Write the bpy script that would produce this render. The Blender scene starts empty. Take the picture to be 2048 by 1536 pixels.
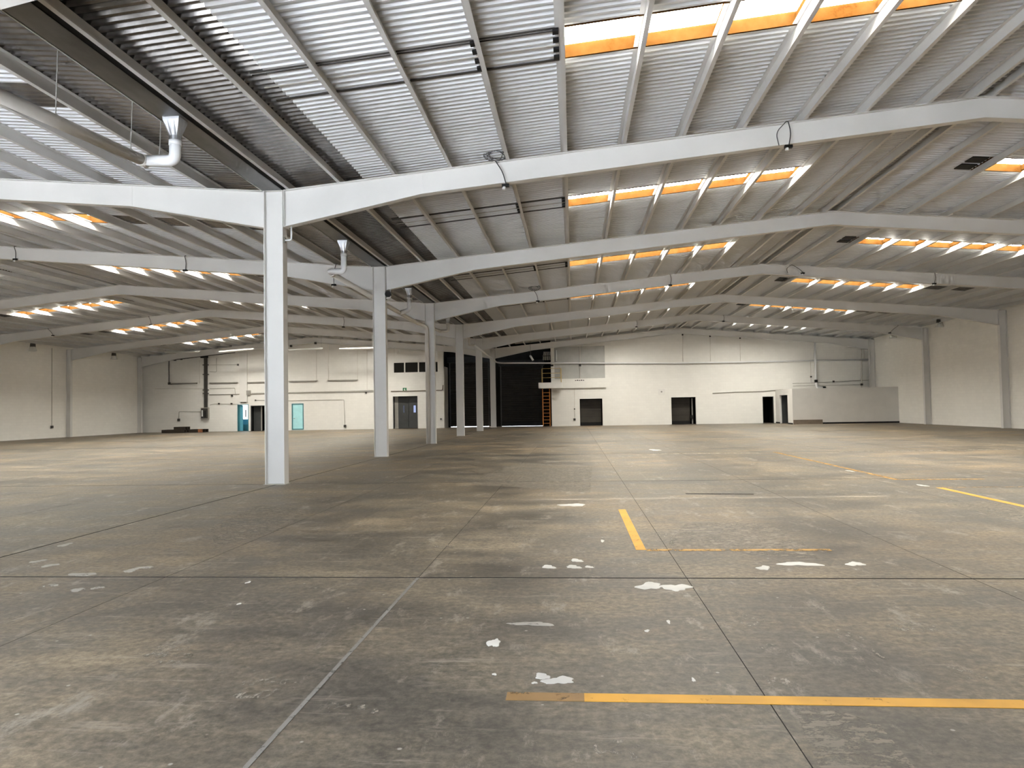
import bpy, math, random
from mathutils import Vector, Matrix
random.seed(7)
C = bpy.context.scene.collection
sc = bpy.context.scene
# ------------------------------------------------------------------ camera
F = 1450.0                      # focal length in pixels of the 2048 x 1536 frame
YAW, PITCH, ROLL, CAMH = 0.08329, 0.03282, 0.01751, 1.6
_cy, _sy = math.cos(YAW), math.sin(YAW)
FW = Vector((-_sy*math.cos(PITCH), _cy*math.cos(PITCH), math.sin(PITCH)))
_r = Vector((_cy, _sy, 0)); _u = _r.cross(FW)
RT = _r*math.cos(ROLL) - _u*math.sin(ROLL)
UP = _r*math.sin(ROLL) + _u*math.cos(ROLL)
CAM = Vector((0, 0, CAMH))
cd = bpy.data.cameras.new('camera'); cam = bpy.data.objects.new('camera', cd); C.objects.link(cam)
cd.sensor_width = 36; cd.lens = F/2048*36; cd.clip_end = 400; cd.clip_start = 0.05
cam.matrix_world = Matrix.Translation(CAM) @ Matrix((RT, UP, -FW)).transposed().to_4x4()
sc.camera = cam
# ------------------------------------------------------------------ light and exposure
sc.view_settings.view_transform = 'Standard'; sc.view_settings.look = 'None'
sc.view_settings.gamma = 1; sc.view_settings.use_curve_mapping = False
sc.view_settings.exposure = 1.2
SKY_STRENGTH = 4.5
PANE_STRENGTH = 26.0
w = bpy.data.worlds.new('world'); sc.world = w; w.use_nodes = True
bg = w.node_tree.nodes['Background']
bg.inputs[0].default_value = (0.82, 0.91, 1.0, 1); bg.inputs[1].default_value = SKY_STRENGTH
try:
    sc.cycles.use_denoising = True; sc.cycles.max_bounces = 6; sc.cycles.diffuse_bounces = 5
    sc.cycles.glossy_bounces = 2; sc.cycles.use_adaptive_sampling = True; sc.cycles.adaptive_threshold = 0.09; sc.cycles.adaptive_min_samples = 16; sc.cycles.caustics_reflective = False; sc.cycles.caustics_refractive = False
    sc.cycles.sample_clamp_indirect = 12
except Exception: pass
ld = bpy.data.lights.new('door_portal', 'AREA'); ld.shape = 'RECTANGLE'; ld.size = 12.0; ld.size_y = 5.4
ld.cycles.is_portal = True
lo = bpy.data.objects.new('door_portal', ld); C.objects.link(lo)
lo.location = (-7.5, -2.12, 2.7); lo.rotation_euler = (math.radians(90), 0, 0)   # shines towards +Y
sd = bpy.data.lights.new('sun', 'SUN'); sd.energy = 48.0; sd.angle = math.radians(.6); sd.color = (.95, .975, 1)
so = bpy.data.objects.new('sun', sd); C.objects.link(so); so.location = (0, -30, 40)
so.rotation_euler = (math.radians(14), math.radians(6), 0)      # high midday sun from outside the open doorway
# ------------------------------------------------------------------ pixel -> place
def ray(x, y): return FW + RT*((x-1024)/F) + UP*((768-y)/F)
def onY(x, y, Y): d = ray(x, y); return CAM + d*(Y/d.y)
def onX(x, y, X): d = ray(x, y); return CAM + d*(X/d.x)
def onZ(x, y, Z=0.0): d = ray(x, y); return CAM + d*((Z-CAMH)/d.z)
# ------------------------------------------------------------------ building grid
B = 8.82; Y1 = 15.64; YF0 = Y1-B            # bay, first column, frame 0
def FY(k): return Y1+(k-1)*B                # frame k, k=0..6
XC = -6.57                                  # central row
RR, RL = 8.59, -21.80                       # ridges
XRI, XLI = 23.54, -37.10                    # inner faces of wall columns
XRW, XLW = 23.95, -37.45                    # wall faces
YW = 60.2                                   # far wall face
YB = -2.2                                   # back wall
SL = 0.0885; HS_R, HS_L = 15.16, 15.23
ZE = 6.53                                   # beam top at the valley
def beamtop(X):
    if X > XC: return ZE + SL*(HS_R-abs(X-RR))
    return ZE + SL*(HS_L-abs(X-RL))
PH = 0.20                                   # purlin height
def sheetz(X): return beamtop(X)+PH+0.032
# ------------------------------------------------------------------ helpers
class MB:
    def __init__(s): s.v = []; s.f = []
    def quadbox(s, p):      # 8 points bottom 4 then top 4
        n = len(s.v); s.v += [tuple(q) for q in p]
        s.f += [tuple(n+i for i in q) for q in ((3,2,1,0),(4,5,6,7),(0,1,5,4),(1,2,6,5),(2,3,7,6),(3,0,4,7))]
        return s
    def box(s, x0, x1, y0, y1, z0, z1):
        if x0 > x1: x0, x1 = x1, x0
        if y0 > y1: y0, y1 = y1, y0
        if z0 > z1: z0, z1 = z1, z0
        return s.quadbox([(x0,y0,z0),(x1,y0,z0),(x1,y1,z0),(x0,y1,z0),(x0,y0,z1),(x1,y0,z1),(x1,y1,z1),(x0,y1,z1)])
    def prismY(s, prof, y0, y1):   # closed profile (x,z), extruded along Y
        n = len(s.v); m = len(prof)
        s.v += [(x, y0, z) for x, z in prof] + [(x, y1, z) for x, z in prof]
        s.f.append(tuple(range(n, n+m))); s.f.append(tuple(range(n+2*m-1, n+m-1, -1)))
        for i in range(m):
            j = (i+1) % m; s.f.append((n+i, n+m+i, n+m+j, n+j))
        return s
    def tube(s, pts, r, n=8, cap=True):
        pts = [Vector(p) for p in pts]; m = len(pts); base = len(s.v)
        t0 = (pts[1]-pts[0]).normalized()
        a = Vector((0,0,1)) if abs(t0.z) < .9 else Vector((1,0,0))
        nrm = t0.cross(a).normalized()
        rr = r if isinstance(r, (list, tuple)) else [r]*m
        for i, p in enumerate(pts):
            if i == 0: t = t0
            elif i == m-1: t = (pts[-1]-pts[-2]).normalized()
            else: t = ((pts[i]-pts[i-1]).normalized() + (pts[i+1]-pts[i]).normalized()).normalized()
            nrm = (nrm - t*nrm.dot(t)).normalized(); bn = t.cross(nrm)
            for k in range(n):
                an = 2*math.pi*k/n
                s.v.append(tuple(p + (nrm*math.cos(an)+bn*math.sin(an))*rr[i]))
        for i in range(m-1):
            for k in range(n):
                k2 = (k+1) % n
                s.f.append((base+i*n+k, base+i*n+k2, base+(i+1)*n+k2, base+(i+1)*n+k))
        if cap:
            s.f.append(tuple(base+k for k in range(n-1,-1,-1))); s.f.append(tuple(base+(m-1)*n+k for k in range(n)))
        return s
    def mesh(s, name, mat, smooth=False):
        me = bpy.data.meshes.new(name); me.from_pydata(s.v, [], s.f)
        if mat: me.materials.append(mat)
        if smooth:
            for p in me.polygons: p.use_smooth = len(p.vertices) == 4
        me.update(); return me
def tag(o, label=None, cat=None, group=None, kind=None):
    if label: o['label'] = label
    if cat: o['category'] = cat
    if group: o['group'] = group
    if kind: o['kind'] = kind
    return o
def link(name, me, parent=None, loc=None):
    o = bpy.data.objects.new(name, me); C.objects.link(o)
    if loc is not None: o.location = loc
    if parent: o.parent = parent
    return o
def obj(name, mb, mat, parent=None, smooth=False, loc=None): return link(name, mb.mesh(name, mat, smooth), parent, loc)
def empty(name, loc=(0,0,0), parent=None):
    o = link(name, None, parent, loc); o.empty_display_size = .3; return o
def local(mb, o):                       # shift a world-space builder into an empty's frame
    L = o.location; mb.v = [(x-L[0], y-L[1], z-L[2]) for x, y, z in mb.v]; return mb
def part(name, mb, mat, o, smooth=False): return obj(name, local(mb, o), mat, o, smooth)
def arc(pts, rad, n=4):                 # round the corners of a path
    pts = [Vector(p) for p in pts]; out = [pts[0]]
    for i in range(1, len(pts)-1):
        a = (pts[i-1]-pts[i]); b = (pts[i+1]-pts[i]); r = min(rad, a.length*.45, b.length*.45)
        p0 = pts[i]+a.normalized()*r; p1 = pts[i]+b.normalized()*r
        for k in range(n+1):
            t = k/n; out.append(p0*(1-t)**2 + pts[i]*2*t*(1-t) + p1*t*t)
    return out+[pts[-1]]
# ------------------------------------------------------------------ materials
def new_mat(name):
    m = bpy.data.materials.new(name); m.use_nodes = True
    nt = m.node_tree; return m, nt, nt.nodes['Principled BSDF']
def N(nt, t, **kw):
    n = nt.nodes.new(t)
    for k, v in kw.items(): setattr(n, k, v)
    return n
def coords(nt, scale=(1,1,1), kind='Object'):
    if kind == 'World':
        g = N(nt, 'ShaderNodeNewGeometry'); src = g.outputs['Position']
    else:
        g = N(nt, 'ShaderNodeTexCoord'); src = g.outputs[kind]
    mp = N(nt, 'ShaderNodeMapping'); mp.inputs['Scale'].default_value = scale
    nt.links.new(src, mp.inputs['Vector']); return mp.outputs['Vector']
def noise(nt, vec, scale, detail=4, rough=.6):
    n = N(nt, 'ShaderNodeTexNoise'); n.inputs['Scale'].default_value = scale
    n.inputs['Detail'].default_value = detail; n.inputs['Roughness'].default_value = rough
    nt.links.new(vec, n.inputs['Vector']); return n.outputs['Fac']
def ramp(nt, fac, stops):
    r = N(nt, 'ShaderNodeValToRGB'); e = r.color_ramp.elements
    while len(e) < len(stops): e.new(.5)
    for i, (p, c) in enumerate(stops):
        e[i].position = p; e[i].color = (*c, 1) if len(c) == 3 else c
    nt.links.new(fac, r.inputs['Fac']); return r.outputs['Color']
def mix(nt, fac, a, b, mode='MIX'):
    m = N(nt, 'ShaderNodeMix', data_type='RGBA', blend_type=mode)
    for s, v in ((m.inputs[0], fac), (m.inputs[6], a), (m.inputs[7], b)):
        if hasattr(v, 'is_linked') or hasattr(v, 'links'): nt.links.new(v, s)
        elif isinstance(v, (int, float)): s.default_value = v
        else: s.default_value = (*v, 1)
    return m.outputs[2]
def g3(v): return (v, v, v)
def paint(name, col, rough=.5, var=.08, scale=3.0, metallic=0.0, bump=0.0, bscale=40, spec=.5, stretch=(1,1,1)):
    m, nt, p = new_mat(name)
    v = coords(nt, stretch, 'World'); f = noise(nt, v, scale, 5)
    lo_ = tuple(c*(1-var) for c in col); hi = tuple(min(1, c*(1+var)) for c in col)
    nt.links.new(ramp(nt, f, [(.3, lo_), (.7, hi)]), p.inputs['Base Color'])
    p.inputs['Roughness'].default_value = rough; p.inputs['Metallic'].default_value = metallic
    p.inputs['Specular IOR Level'].default_value = spec
    if bump:
        b = N(nt, 'ShaderNodeBump'); b.inputs['Strength'].default_value = bump; b.inputs['Distance'].default_value = .02
        nt.links.new(noise(nt, v, bscale, 3), b.inputs['Height']); nt.links.new(b.outputs['Normal'], p.inputs['Normal'])
    return m
M = {}
M['steel'] = paint('white_steel_paint', (.71,.70,.68), .45, .04, .7)
M['purlin'] = paint('purlin_paint', (.60,.595,.585), .4, .08, .5)
M['sheet'] = paint('painted_sheet', (.62,.635,.655), .34, .05, .35, spec=.5)
M['galv'] = paint('galvanised_sheet', (.22,.215,.215), .25, .5, 1.6, metallic=.9, stretch=(1,.25,1))
M['gutter'] = paint('gutter_zinc', (.17,.17,.17), .40, .4, 1.2, metallic=.8, stretch=(1,.4,1))
M['pvc'] = paint('white_pvc', (.74,.75,.76), .3, .03, 2)
M['pvc_grey'] = paint('grey_pipe_paint', (.50,.48,.45), .4, .06, 2)
M['pvc_warm'] = paint('painted_pipe', (.68,.655,.61), .4, .05, 2)
M['zinc_bright'] = paint('bright_zinc', (.45,.46,.48), .42, .15, 6, metallic=.95)
M['black'] = paint('black_plastic', (.012,.012,.012), .6, .2, 6, spec=.25)
M['dark'] = paint('dark_metal', (.045,.042,.038), .5, .3, 3)
M['cable'] = paint('cable_rubber', (.05,.05,.052), .5, .2, 6)
M['wire'] = paint('grey_wire', (.32,.31,.29), .5, .1, 6)
M['conduit'] = paint('grey_conduit', (.40,.38,.34), .5, .1, 4)
M['conduit_white'] = paint('white_conduit', (.66,.63,.57), .5, .06, 4)
M['brown'] = paint('brown_board', (.19,.15,.115), .6, .2, 4)
M['timber'] = paint('old_timber', (.030,.022,.014), .8, .5, 5, stretch=(.3,2,2))
M['timber_red'] = paint('red_timber', (.22,.085,.035), .8, .5, 5)
M['orange'] = paint('orange_ladder_paint', (.42,.15,.025), .55, .2, 5)
M['yellow'] = paint('yellow_rail_paint', (.42,.29,.07), .55, .15, 5)
M['cyan'] = paint('cyan_door_paint', (.45,.83,.88), .45, .06, 3)
M['teal'] = paint('teal_frame_paint', (.05,.20,.24), .45, .1, 3)
M['blue'] = paint('blue_wall_paint', (.09,.34,.46), .6, .1, 2)
M['skyblue'] = paint('pale_blue_wall', (.62,.82,.90), .6, .05, 2)
M['charcoal'] = paint('charcoal_door_paint', (.045,.048,.048), .5, .15, 2)
M['roll'] = paint('shaded_roll_door_steel', (.026,.023,.020), .6, .25, 1.2, spec=.3)  # near-black colour holds the shade of the deep recess
M['brown_door'] = paint('brown_dock_door', (.035,.029,.022), .6, .3, 1.0)
M['dark_room'] = paint('unlit_room_wall', (.012,.011,.010), .95, .2, 2, spec=.1)  # near-black colour paints in the darkness of unlit rooms and recess
M['green'] = paint('green_sign', (.02,.16,.07), .5, .05, 4)
M['white'] = paint('white_print', (.8,.82,.8), .5, .03, 4)
M['tube'] = paint('white_tube_glass', (.82,.82,.80), .3, .03, 4)
M['apron'] = paint('outside_concrete', (.52,.53,.55), .9, .1, 1)
M['void'] = paint('dark_subfloor', (.03,.027,.024), .95, .2, 2)
M['greywall'] = paint('grey_wall_panel', (.45,.455,.44), .6, .08, 1.4)

def wall_mat(name, col, rough=.7, brick=True, axis='XZ', dirt=.12):
    m, nt, p = new_mat(name)
    g = N(nt, 'ShaderNodeNewGeometry'); sp = N(nt, 'ShaderNodeSeparateXYZ'); nt.links.new(g.outputs['Position'], sp.inputs[0])
    cb = N(nt, 'ShaderNodeCombineXYZ')
    nt.links.new(sp.outputs['X' if axis == 'XZ' else 'Y'], cb.inputs['X']); nt.links.new(sp.outputs['Z'], cb.inputs['Y'])
    br = N(nt, 'ShaderNodeTexBrick'); br.offset = .5
    br.inputs['Scale'].default_value = 1.0; br.inputs['Brick Width'].default_value = .4; br.inputs['Row Height'].default_value = .2
    br.inputs['Mortar Size'].default_value = .008; br.inputs['Mortar Smooth'].default_value = .3
    br.inputs['Color1'].default_value = (*col, 1); br.inputs['Color2'].default_value = (*[c*.965 for c in col], 1)
    br.inputs['Mortar'].default_value = (*[c*.93 for c in col], 1)
    nt.links.new(cb.outputs[0], br.inputs['Vector'])
    v = coords(nt, (1,1,.35), 'World'); d = noise(nt, v, .9, 6, .65)
    c = mix(nt, ramp(nt, d, [(.42, (0,0,0)), (.75, (dirt*4,)*3)]), br.outputs['Color'], tuple(x*.72 for x in col))
    nt.links.new(c, p.inputs['Base Color']); p.inputs['Roughness'].default_value = rough
    p.inputs['Specular IOR Level'].default_value = .25
    bm = N(nt, 'ShaderNodeBump'); bm.inputs['Strength'].default_value = .25; bm.inputs['Distance'].default_value = .01; bm.invert = True
    nt.links.new(br.outputs['Fac'], bm.inputs['Height']); nt.links.new(bm.outputs['Normal'], p.inputs['Normal'])
    return m
M['wall_far'] = wall_mat('white_block_wall', (.80,.79,.755), axis='XZ', dirt=.04)
M['wall_side'] = wall_mat('white_side_wall', (.90,.88,.83), axis='YZ', dirt=.03)
M['plaster'] = paint('white_plaster', (.74,.73,.705), .7, .04, 1.2)

def floor_mat():
    m, nt, p = new_mat('worn_concrete')
    big = noise(nt, coords(nt, (.13,.13,.13), 'World'), 1.0, 3, .5)
    med = noise(nt, coords(nt, (.5,.8,1), 'World'), 1.0, 9, .68)
    wv = coords(nt, (1,1,1), 'World')
    fine = noise(nt, wv, 17, 7, .75)
    col = ramp(nt, med, [(.36, (.072,.064,.055)), (.46, (.116,.101,.084)), (.54, (.160,.136,.107)), (.65, (.240,.198,.148))])
    tint = ramp(nt, big, [(.32, (.80,.83,.85)), (.5, (1,.97,.91)), (.68, (1.22,1.08,.88))])
    col = mix(nt, 1.0, col, tint, 'MULTIPLY')
    col = mix(nt, .8, col, ramp(nt, fine, [(.36, g3(.50)), (.50, g3(.98)), (.62, g3(1.50))]), 'MULTIPLY')
    # pale scuffs: thresholded, stretched noise in two directions
    sc1 = noise(nt, coords(nt, (1.3,.5,1), 'World'), 2.3, 9, .8)
    col = mix(nt, ramp(nt, sc1, [(.555, g3(0)), (.65, g3(.70))]), col, (.33,.295,.25))
    sc2 = noise(nt, coords(nt, (.3,2.2,1), 'World'), 3.1, 8, .78)
    col = mix(nt, ramp(nt, sc2, [(.565, g3(0)), (.66, g3(.55))]), col, (.34,.30,.25))
    # dark tyre and oil marks
    dk = noise(nt, coords(nt, (1.2,.3,1), 'World'), 1.0, 8, .72)
    col = mix(nt, ramp(nt, dk, [(.555, g3(0)), (.70, g3(.7))]), col, (.075,.066,.058))
    ch = N(nt, 'ShaderNodeTexVoronoi'); ch.inputs['Scale'].default_value = 6.0; ch.inputs['Randomness'].default_value = 1.0; nt.links.new(wv, ch.inputs['Vector'])
    chs = N(nt, 'ShaderNodeSeparateColor'); nt.links.new(ch.outputs['Color'], chs.inputs[0])
    mul = N(nt, 'ShaderNodeMath', operation='MULTIPLY'); nt.links.new(ramp(nt, ch.outputs['Distance'], [(.05, g3(1)), (.085, g3(0))]), mul.inputs[0]); nt.links.new(ramp(nt, chs.outputs[0], [(.70, g3(0)), (.74, g3(.8))]), mul.inputs[1])
    col = mix(nt, mul.outputs[0], col, (.42,.40,.36))
    # old rack footprints: cells of slightly different wear
    vo = N(nt, 'ShaderNodeTexVoronoi'); vo.distance = 'CHEBYCHEV'
    vo.inputs['Scale'].default_value = 1.0; vo.inputs['Randomness'].default_value = .7; nt.links.new(coords(nt, (.42,.2,1), 'World'), vo.inputs['Vector'])
    hs = N(nt, 'ShaderNodeSeparateColor'); nt.links.new(vo.outputs['Color'], hs.inputs[0])
    col = mix(nt, .6, col, ramp(nt, hs.outputs[0], [(0, (.78,.77,.76)), (1, (1.24,1.20,1.12))]), 'MULTIPLY')
    oi = N(nt, 'ShaderNodeObjectInfo')
    col = mix(nt, .35, col, ramp(nt, oi.outputs['Random'], [(0, (.86,.86,.87)), (1, (1.12,1.11,1.08))]), 'MULTIPLY')
    nt.links.new(col, p.inputs['Base Color'])
    rg = ramp(nt, med, [(.3, g3(.40)), (.7, g3(.60))]); nt.links.new(rg, p.inputs['Roughness'])
    p.inputs['Specular IOR Level'].default_value = .38
    b = N(nt, 'ShaderNodeBump'); b.inputs['Strength'].default_value = .15; b.inputs['Distance'].default_value = .004
    nt.links.new(fine, b.inputs['Height']); nt.links.new(b.outputs['Normal'], p.inputs['Normal'])
    return m
M['floor'] = floor_mat()

def worn(name, col, keep, scale=7, stretch=(1,1,1)):
    m, nt, p = new_mat(name)
    v = coords(nt, stretch, 'World'); f = noise(nt, v, scale, 8, .75); f2 = noise(nt, v, 2.0, 3)
    nt.links.new(ramp(nt, f2, [(.3, tuple(c*.72 for c in col)), (.7, col)]), p.inputs['Base Color'])
    p.inputs['Roughness'].default_value = .6
    a = ramp(nt, f, [(keep-.04, g3(1)), (keep+.04, g3(0))])
    tr = N(nt, 'ShaderNodeBsdfTransparent'); mx = N(nt, 'ShaderNodeMixShader')
    nt.links.new(a, mx.inputs[0]); nt.links.new(tr.outputs[0], mx.inputs[1]); nt.links.new(p.outputs[0], mx.inputs[2])
    nt.links.new(mx.outputs[0], nt.nodes['Material Output'].inputs[0]); return m
M['y_line'] = worn('yellow_floor_paint', (.80,.40,.035), .64)
M['y_brown'] = worn('browned_yellow_floor_paint', (.34,.19,.06), .60)
M['y_worn'] = worn('worn_yellow_floor_paint', (.55,.30,.06), .52)
M['y_faint'] = worn('faint_yellow_floor_paint', (.40,.26,.13), .49)
M['w_faint'] = worn('faint_white_floor_paint', (.50,.45,.37), .50)
M['grout'] = worn('pale_joint_sealant', (.25,.235,.215), .60, 14)
M['patch'] = worn('white_filler', (.72,.70,.66), .66, 9)
M['patch_grey'] = worn('grey_filler', (.42,.39,.35), .60, 9)
M['wear_sunlit'] = worn('worn_sunlit_concrete', (.25,.215,.17), .50, 8, (.8,1.4,1))
M['scuff'] = worn('scuffed_concrete', (.34,.305,.25), .435, 13, (1.4,.7,1))
M['rust_stain'] = worn('dark_strip', (.05,.043,.035), .60, 9)

def curb_mat():
    m, nt, p = new_mat('orange_curb_board')
    v = coords(nt, (1,1,1), 'World'); f = noise(nt, v, 2.2, 7, .7)
    nt.links.new(ramp(nt, f, [(.25, (.014,.004,.0008)), (.40, (.040,.0165,.0040)), (.60, (.050,.0235,.0068)), (.8, (.056,.033,.014))]), p.inputs['Base Color'])
    p.inputs['Roughness'].default_value = .9; p.inputs['Specular IOR Level'].default_value = 0.0; return m
M['curb'] = curb_mat()
def pane_mat():
    m, nt, p = new_mat('skylit_fibreglass')
    v = coords(nt, (1,1,1), 'World'); f = noise(nt, v, 1.7, 7, .7)
    em = N(nt, 'ShaderNodeEmission'); em.inputs['Strength'].default_value = PANE_STRENGTH
    nt.links.new(ramp(nt, f, [(.22, (.30,.25,.15)), (.36, (.98,.92,.79)), (.6, (1,.965,.88))]), em.inputs['Color'])
    nt.links.new(em.outputs[0], nt.nodes['Material Output'].inputs[0]); return m
M['pane'] = pane_mat(); M['pane'].cycles.emission_sampling = 'BACK'
def glass_mat():
    m, nt, p = new_mat('dark_window_glass')
    p.inputs['Base Color'].default_value = (.012,.012,.010,1); p.inputs['Roughness'].default_value = .08; return m
M['glass'] = glass_mat()
def clear_mat():
    m, nt, p = new_mat('lamp_glass')
    p.inputs['Base Color'].default_value = (.8,.85,.83,1); p.inputs['Roughness'].default_value = .15
    p.inputs['Alpha'].default_value = .35; return m
M['clear'] = clear_mat()
def lit(name, col, s):
    m, nt, p = new_mat(name); em = N(nt, 'ShaderNodeEmission'); em.inputs['Strength'].default_value = s
    em.inputs['Color'].default_value = (*col, 1); nt.links.new(em.outputs[0], nt.nodes['Material Output'].inputs[0]); return m
M['lit_window'] = lit('daylit_pane', (.80,.93,1.0), 2.2)
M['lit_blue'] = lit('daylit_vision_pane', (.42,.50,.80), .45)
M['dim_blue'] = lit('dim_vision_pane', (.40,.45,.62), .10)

# ================================================================== FLOOR
floor = obj('floor', MB().box(XLW-.3, XRW+.3, YB-.2, YW+2.6, -.30, -.05), M['void']); tag(floor, kind='structure')
SX = 2.515
xs = [-6.53+SX*i for i in range(-13, 14)]
xs = [x for x in xs if XLW+.4 < x < XRW-.4]; xs = [XLW-.2]+xs+[XRW+.2]
ys = [YB-.1]+[YF0+.04+B*j for j in range(0, 6)]+[YW+2.5]
slab_me = {}
for j in range(len(ys)-1):
    for i in range(len(xs)-1):
        wx, wy = round(xs[i+1]-xs[i], 3), round(ys[j+1]-ys[j], 3)
        gl_, gr_ = [.013 if abs(x-XC) < .2 else .0009 for x in (xs[i], xs[i+1])]      # wide joint along the column row
        key_ = (wx, wy, gl_, gr_)
        if key_ not in slab_me:
            c = .004; a0_, a1_, b = -wx/2+gl_, wx/2-gr_, wy/2-.012
            mb = MB(); mb.v = [(a0_,-b,-.05),(a1_,-b,-.05),(a1_,b,-.05),(a0_,b,-.05),(a0_,-b,-c),(a1_,-b,-c),(a1_,b,-c),(a0_,b,-c),
                               (a0_+c/2,-b+c,0),(a1_-c/2,-b+c,0),(a1_-c/2,b-c,0),(a0_+c/2,b-c,0)]
            mb.f = [(8,9,10,11)]+[(k, (k+1)%4, 4+(k+1)%4, 4+k) for k in range(4)]+[(4+k, 4+(k+1)%4, 8+(k+1)%4, 8+k) for k in range(4)]
            me_ = mb.mesh('floor_slab', M['floor']); me_.materials.append(M['void'])
            for p_ in list(me_.polygons)[1:]: p_.material_index = 1
            slab_me[key_] = me_
        link('floor_slab', slab_me[key_], floor, ((xs[i]+xs[i+1])/2, (ys[j]+ys[j+1])/2, 0))
def fline(name, x0, x1, y0, y1, mat, z=.003):
    return obj(name, MB().box(x0, x1, y0, y1, .0003, z), mat, floor)
fline('yellow_line', .03, 7.4, 4.005, 4.115, M['y_line'])
fline('yellow_line', -.40, .03, 4.005, 4.115, M['y_brown'])
fline('yellow_line', .665, .775, 8.18, 11.35, M['y_line'])
fline('yellow_line', .775, 2.75, 8.12, 8.22, M['y_worn'])
fline('yellow_line', 6.60, 6.72, 9.5, 13.95, M['y_line'])
fline('yellow_line', 6.72, 9.3, 13.93, 14.03, M['y_faint'])
fline('yellow_line', 6.48, 6.60, 15.40, 24.5, M['y_worn'])
fline('yellow_line', 6.60, 8.2, 15.33, 15.45, M['y_worn'])
fline('white_line', 2.6, 6.0, 24.1, 24.25, M['w_faint'])
fline('white_line', 8.3, 14.8, 24.25, 24.42, M['w_faint'])
fline('joint_sealant', -1.516, -1.488, -1.5, 6.84, M['grout'])
d0, d1 = onZ(1372, 988), onZ(1508, 989)
obj('floor_strip', MB().quadbox([(d0.x,d0.y,.001),(d1.x,d1.y,.001),(d1.x,d1.y+.07,.001),(d0.x,d0.y+.07,.001),
    (d0.x,d0.y,.008),(d1.x,d1.y,.008),(d1.x,d1.y+.07,.008),(d0.x,d0.y+.07,.008)]), M['rust_stain'], floor)
def blob(px, py, rx, ry, mat, rot=0.0, n=32):
    c = onZ(px, py); ex = (onZ(px+rx, py)-c).length; ey = (onZ(px, py-ry)-onZ(px, py+ry)).length/2
    rad = [1+.24*math.sin(4*math.pi*k/n+px)+.18*math.sin(6*math.pi*k/n+py)+.10*math.sin(14*math.pi*k/n+px+py)+.06*random.uniform(-1, 1) for k in range(n)]
    mb = MB(); ring = [(c.x+ex*rad[k]*math.cos(2*math.pi*k/n), c.y+ey*rad[k]*math.sin(2*math.pi*k/n)) for k in range(n)]
    mb.v = [(x, y, .0004) for x, y in ring]+[(c.x+(x-c.x)*.93, c.y+(y-c.y)*.93, .0035) for x, y in ring]
    mb.f = [tuple(range(n, 2*n))]+[(k, (k+1)%n, n+(k+1)%n, n+k) for k in range(n)]
    obj('floor_patch', mb, mat, floor)
for a in ((1119,1361,27,8),(1085,1353,17,5),(1069,1366,5,2),(988,1286,11,9),(1300,1172,28,6),(1352,1175,25,7),(1097,1134,14,3),(1147,1134,15,3),
          (1153,1121,11,3),(1178,1134,8,2),(1598,1128,36,4),(1527,1136,13,4),(1710,1128,16,4),(1145,1010,22,3),(1310,900,10,1.2),(1845,971,8,1.5),(1700,942,5,1.3),
          (1337,1244,4,3),(1294,1262,5,2),(1387,1360,4,3),(989,1349,4,2),(496,1165,4,1.6),(478,1208,3,1.5),(1205,1082,4,2)):
    blob(*a, M['patch'])
for a in ((75,1123,11,2.5),(100,1131,12,2.5),(165,1149,22,3),(102,1171,11,2.5),(155,1180,14,2.5),(195,1176,10,2),(290,1135,14,2),(262,1141,12,3),(130,1090,10,2.5),(1064,1248,38,4)):
    blob(*a, M['patch_grey'])
for a in ((1680,1271,34,12),(1745,1310,42,10),(1555,1298,26,9),(1560,1365,40,14),(1500,1240,34,12),(1830,1255,40,9),(1940,1345,44,10),(1620,1210,40,8),(520,1375,60,18),(330,1310,60,16),(700,1420,50,16),(1230,1500,60,16),(1330,1075,26,9),(890,1092,24,5),(1040,1075,22,10)):
    blob(*a, M['scuff'])
def wear_sunlit(pts):
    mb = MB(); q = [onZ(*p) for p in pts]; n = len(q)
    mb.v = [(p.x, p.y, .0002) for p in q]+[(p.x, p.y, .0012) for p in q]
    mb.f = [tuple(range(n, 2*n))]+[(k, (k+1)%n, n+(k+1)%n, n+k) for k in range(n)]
    obj('worn_sunlit_patch', mb, M['wear_sunlit'], floor)
wear_sunlit([(1330,1095),(1640,1118),(1600,1080),(1540,1050),(1470,1045),(1370,1048)])
wear_sunlit([(1640,1536),(1610,1470),(1590,1418),(1660,1415),(1760,1450),(1830,1536)])
wear_sunlit([(1890,1008),(2048,1045),(2048,1010),(1960,1002)])  # this patch paints a sunlit zone of floor as a paler colour
wear_sunlit([(940,968),(1180,985),(1185,935),(1050,925),(985,940)])
wear_sunlit([(430,1095),(560,1060),(620,1020),(520,1010),(420,1055)])
# ================================================================== WALLS
def wall_strips(mb, x0, x1, y0, y1, holes, top, breaks=()):
    """vertical wall in X with holes [(xa,xb,za,zb)], sloped top(x)"""
    xsx = sorted({x0, x1, *[h[0] for h in holes], *[h[1] for h in holes], *[b for b in breaks if x0 < b < x1]})
    for a, b in zip(xsx[:-1], xsx[1:]):
        if b-a < 1e-4: continue
        mid = (a+b)/2; cuts = sorted([(h[2], h[3]) for h in holes if h[0] < mid < h[1]])
        z = 0.0
        for za, zb in cuts:
            if za > z+1e-4: mb.box(a, b, y0, y1, z, za)
            z = zb
        ta, tb = top(a), top(b)
        mb.quadbox([(a,y0,z),(b,y0,z),(b,y1,z),(a,y1,z),(a,y0,ta),(b,y0,tb),(b,y1,tb),(a,y1,ta)])
    return mb
def hole(pxa, pxb, ytop, ybot=None, Y=YW):
    a, b = onY(pxa, 800, Y), onY(pxb, 800, Y); zt = onY((pxa+pxb)/2, ytop, Y).z
    zb = 0.0 if ybot is None else onY((pxa+pxb)/2, ybot, Y).z
    return (a.x, b.x, zb, zt)
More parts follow.
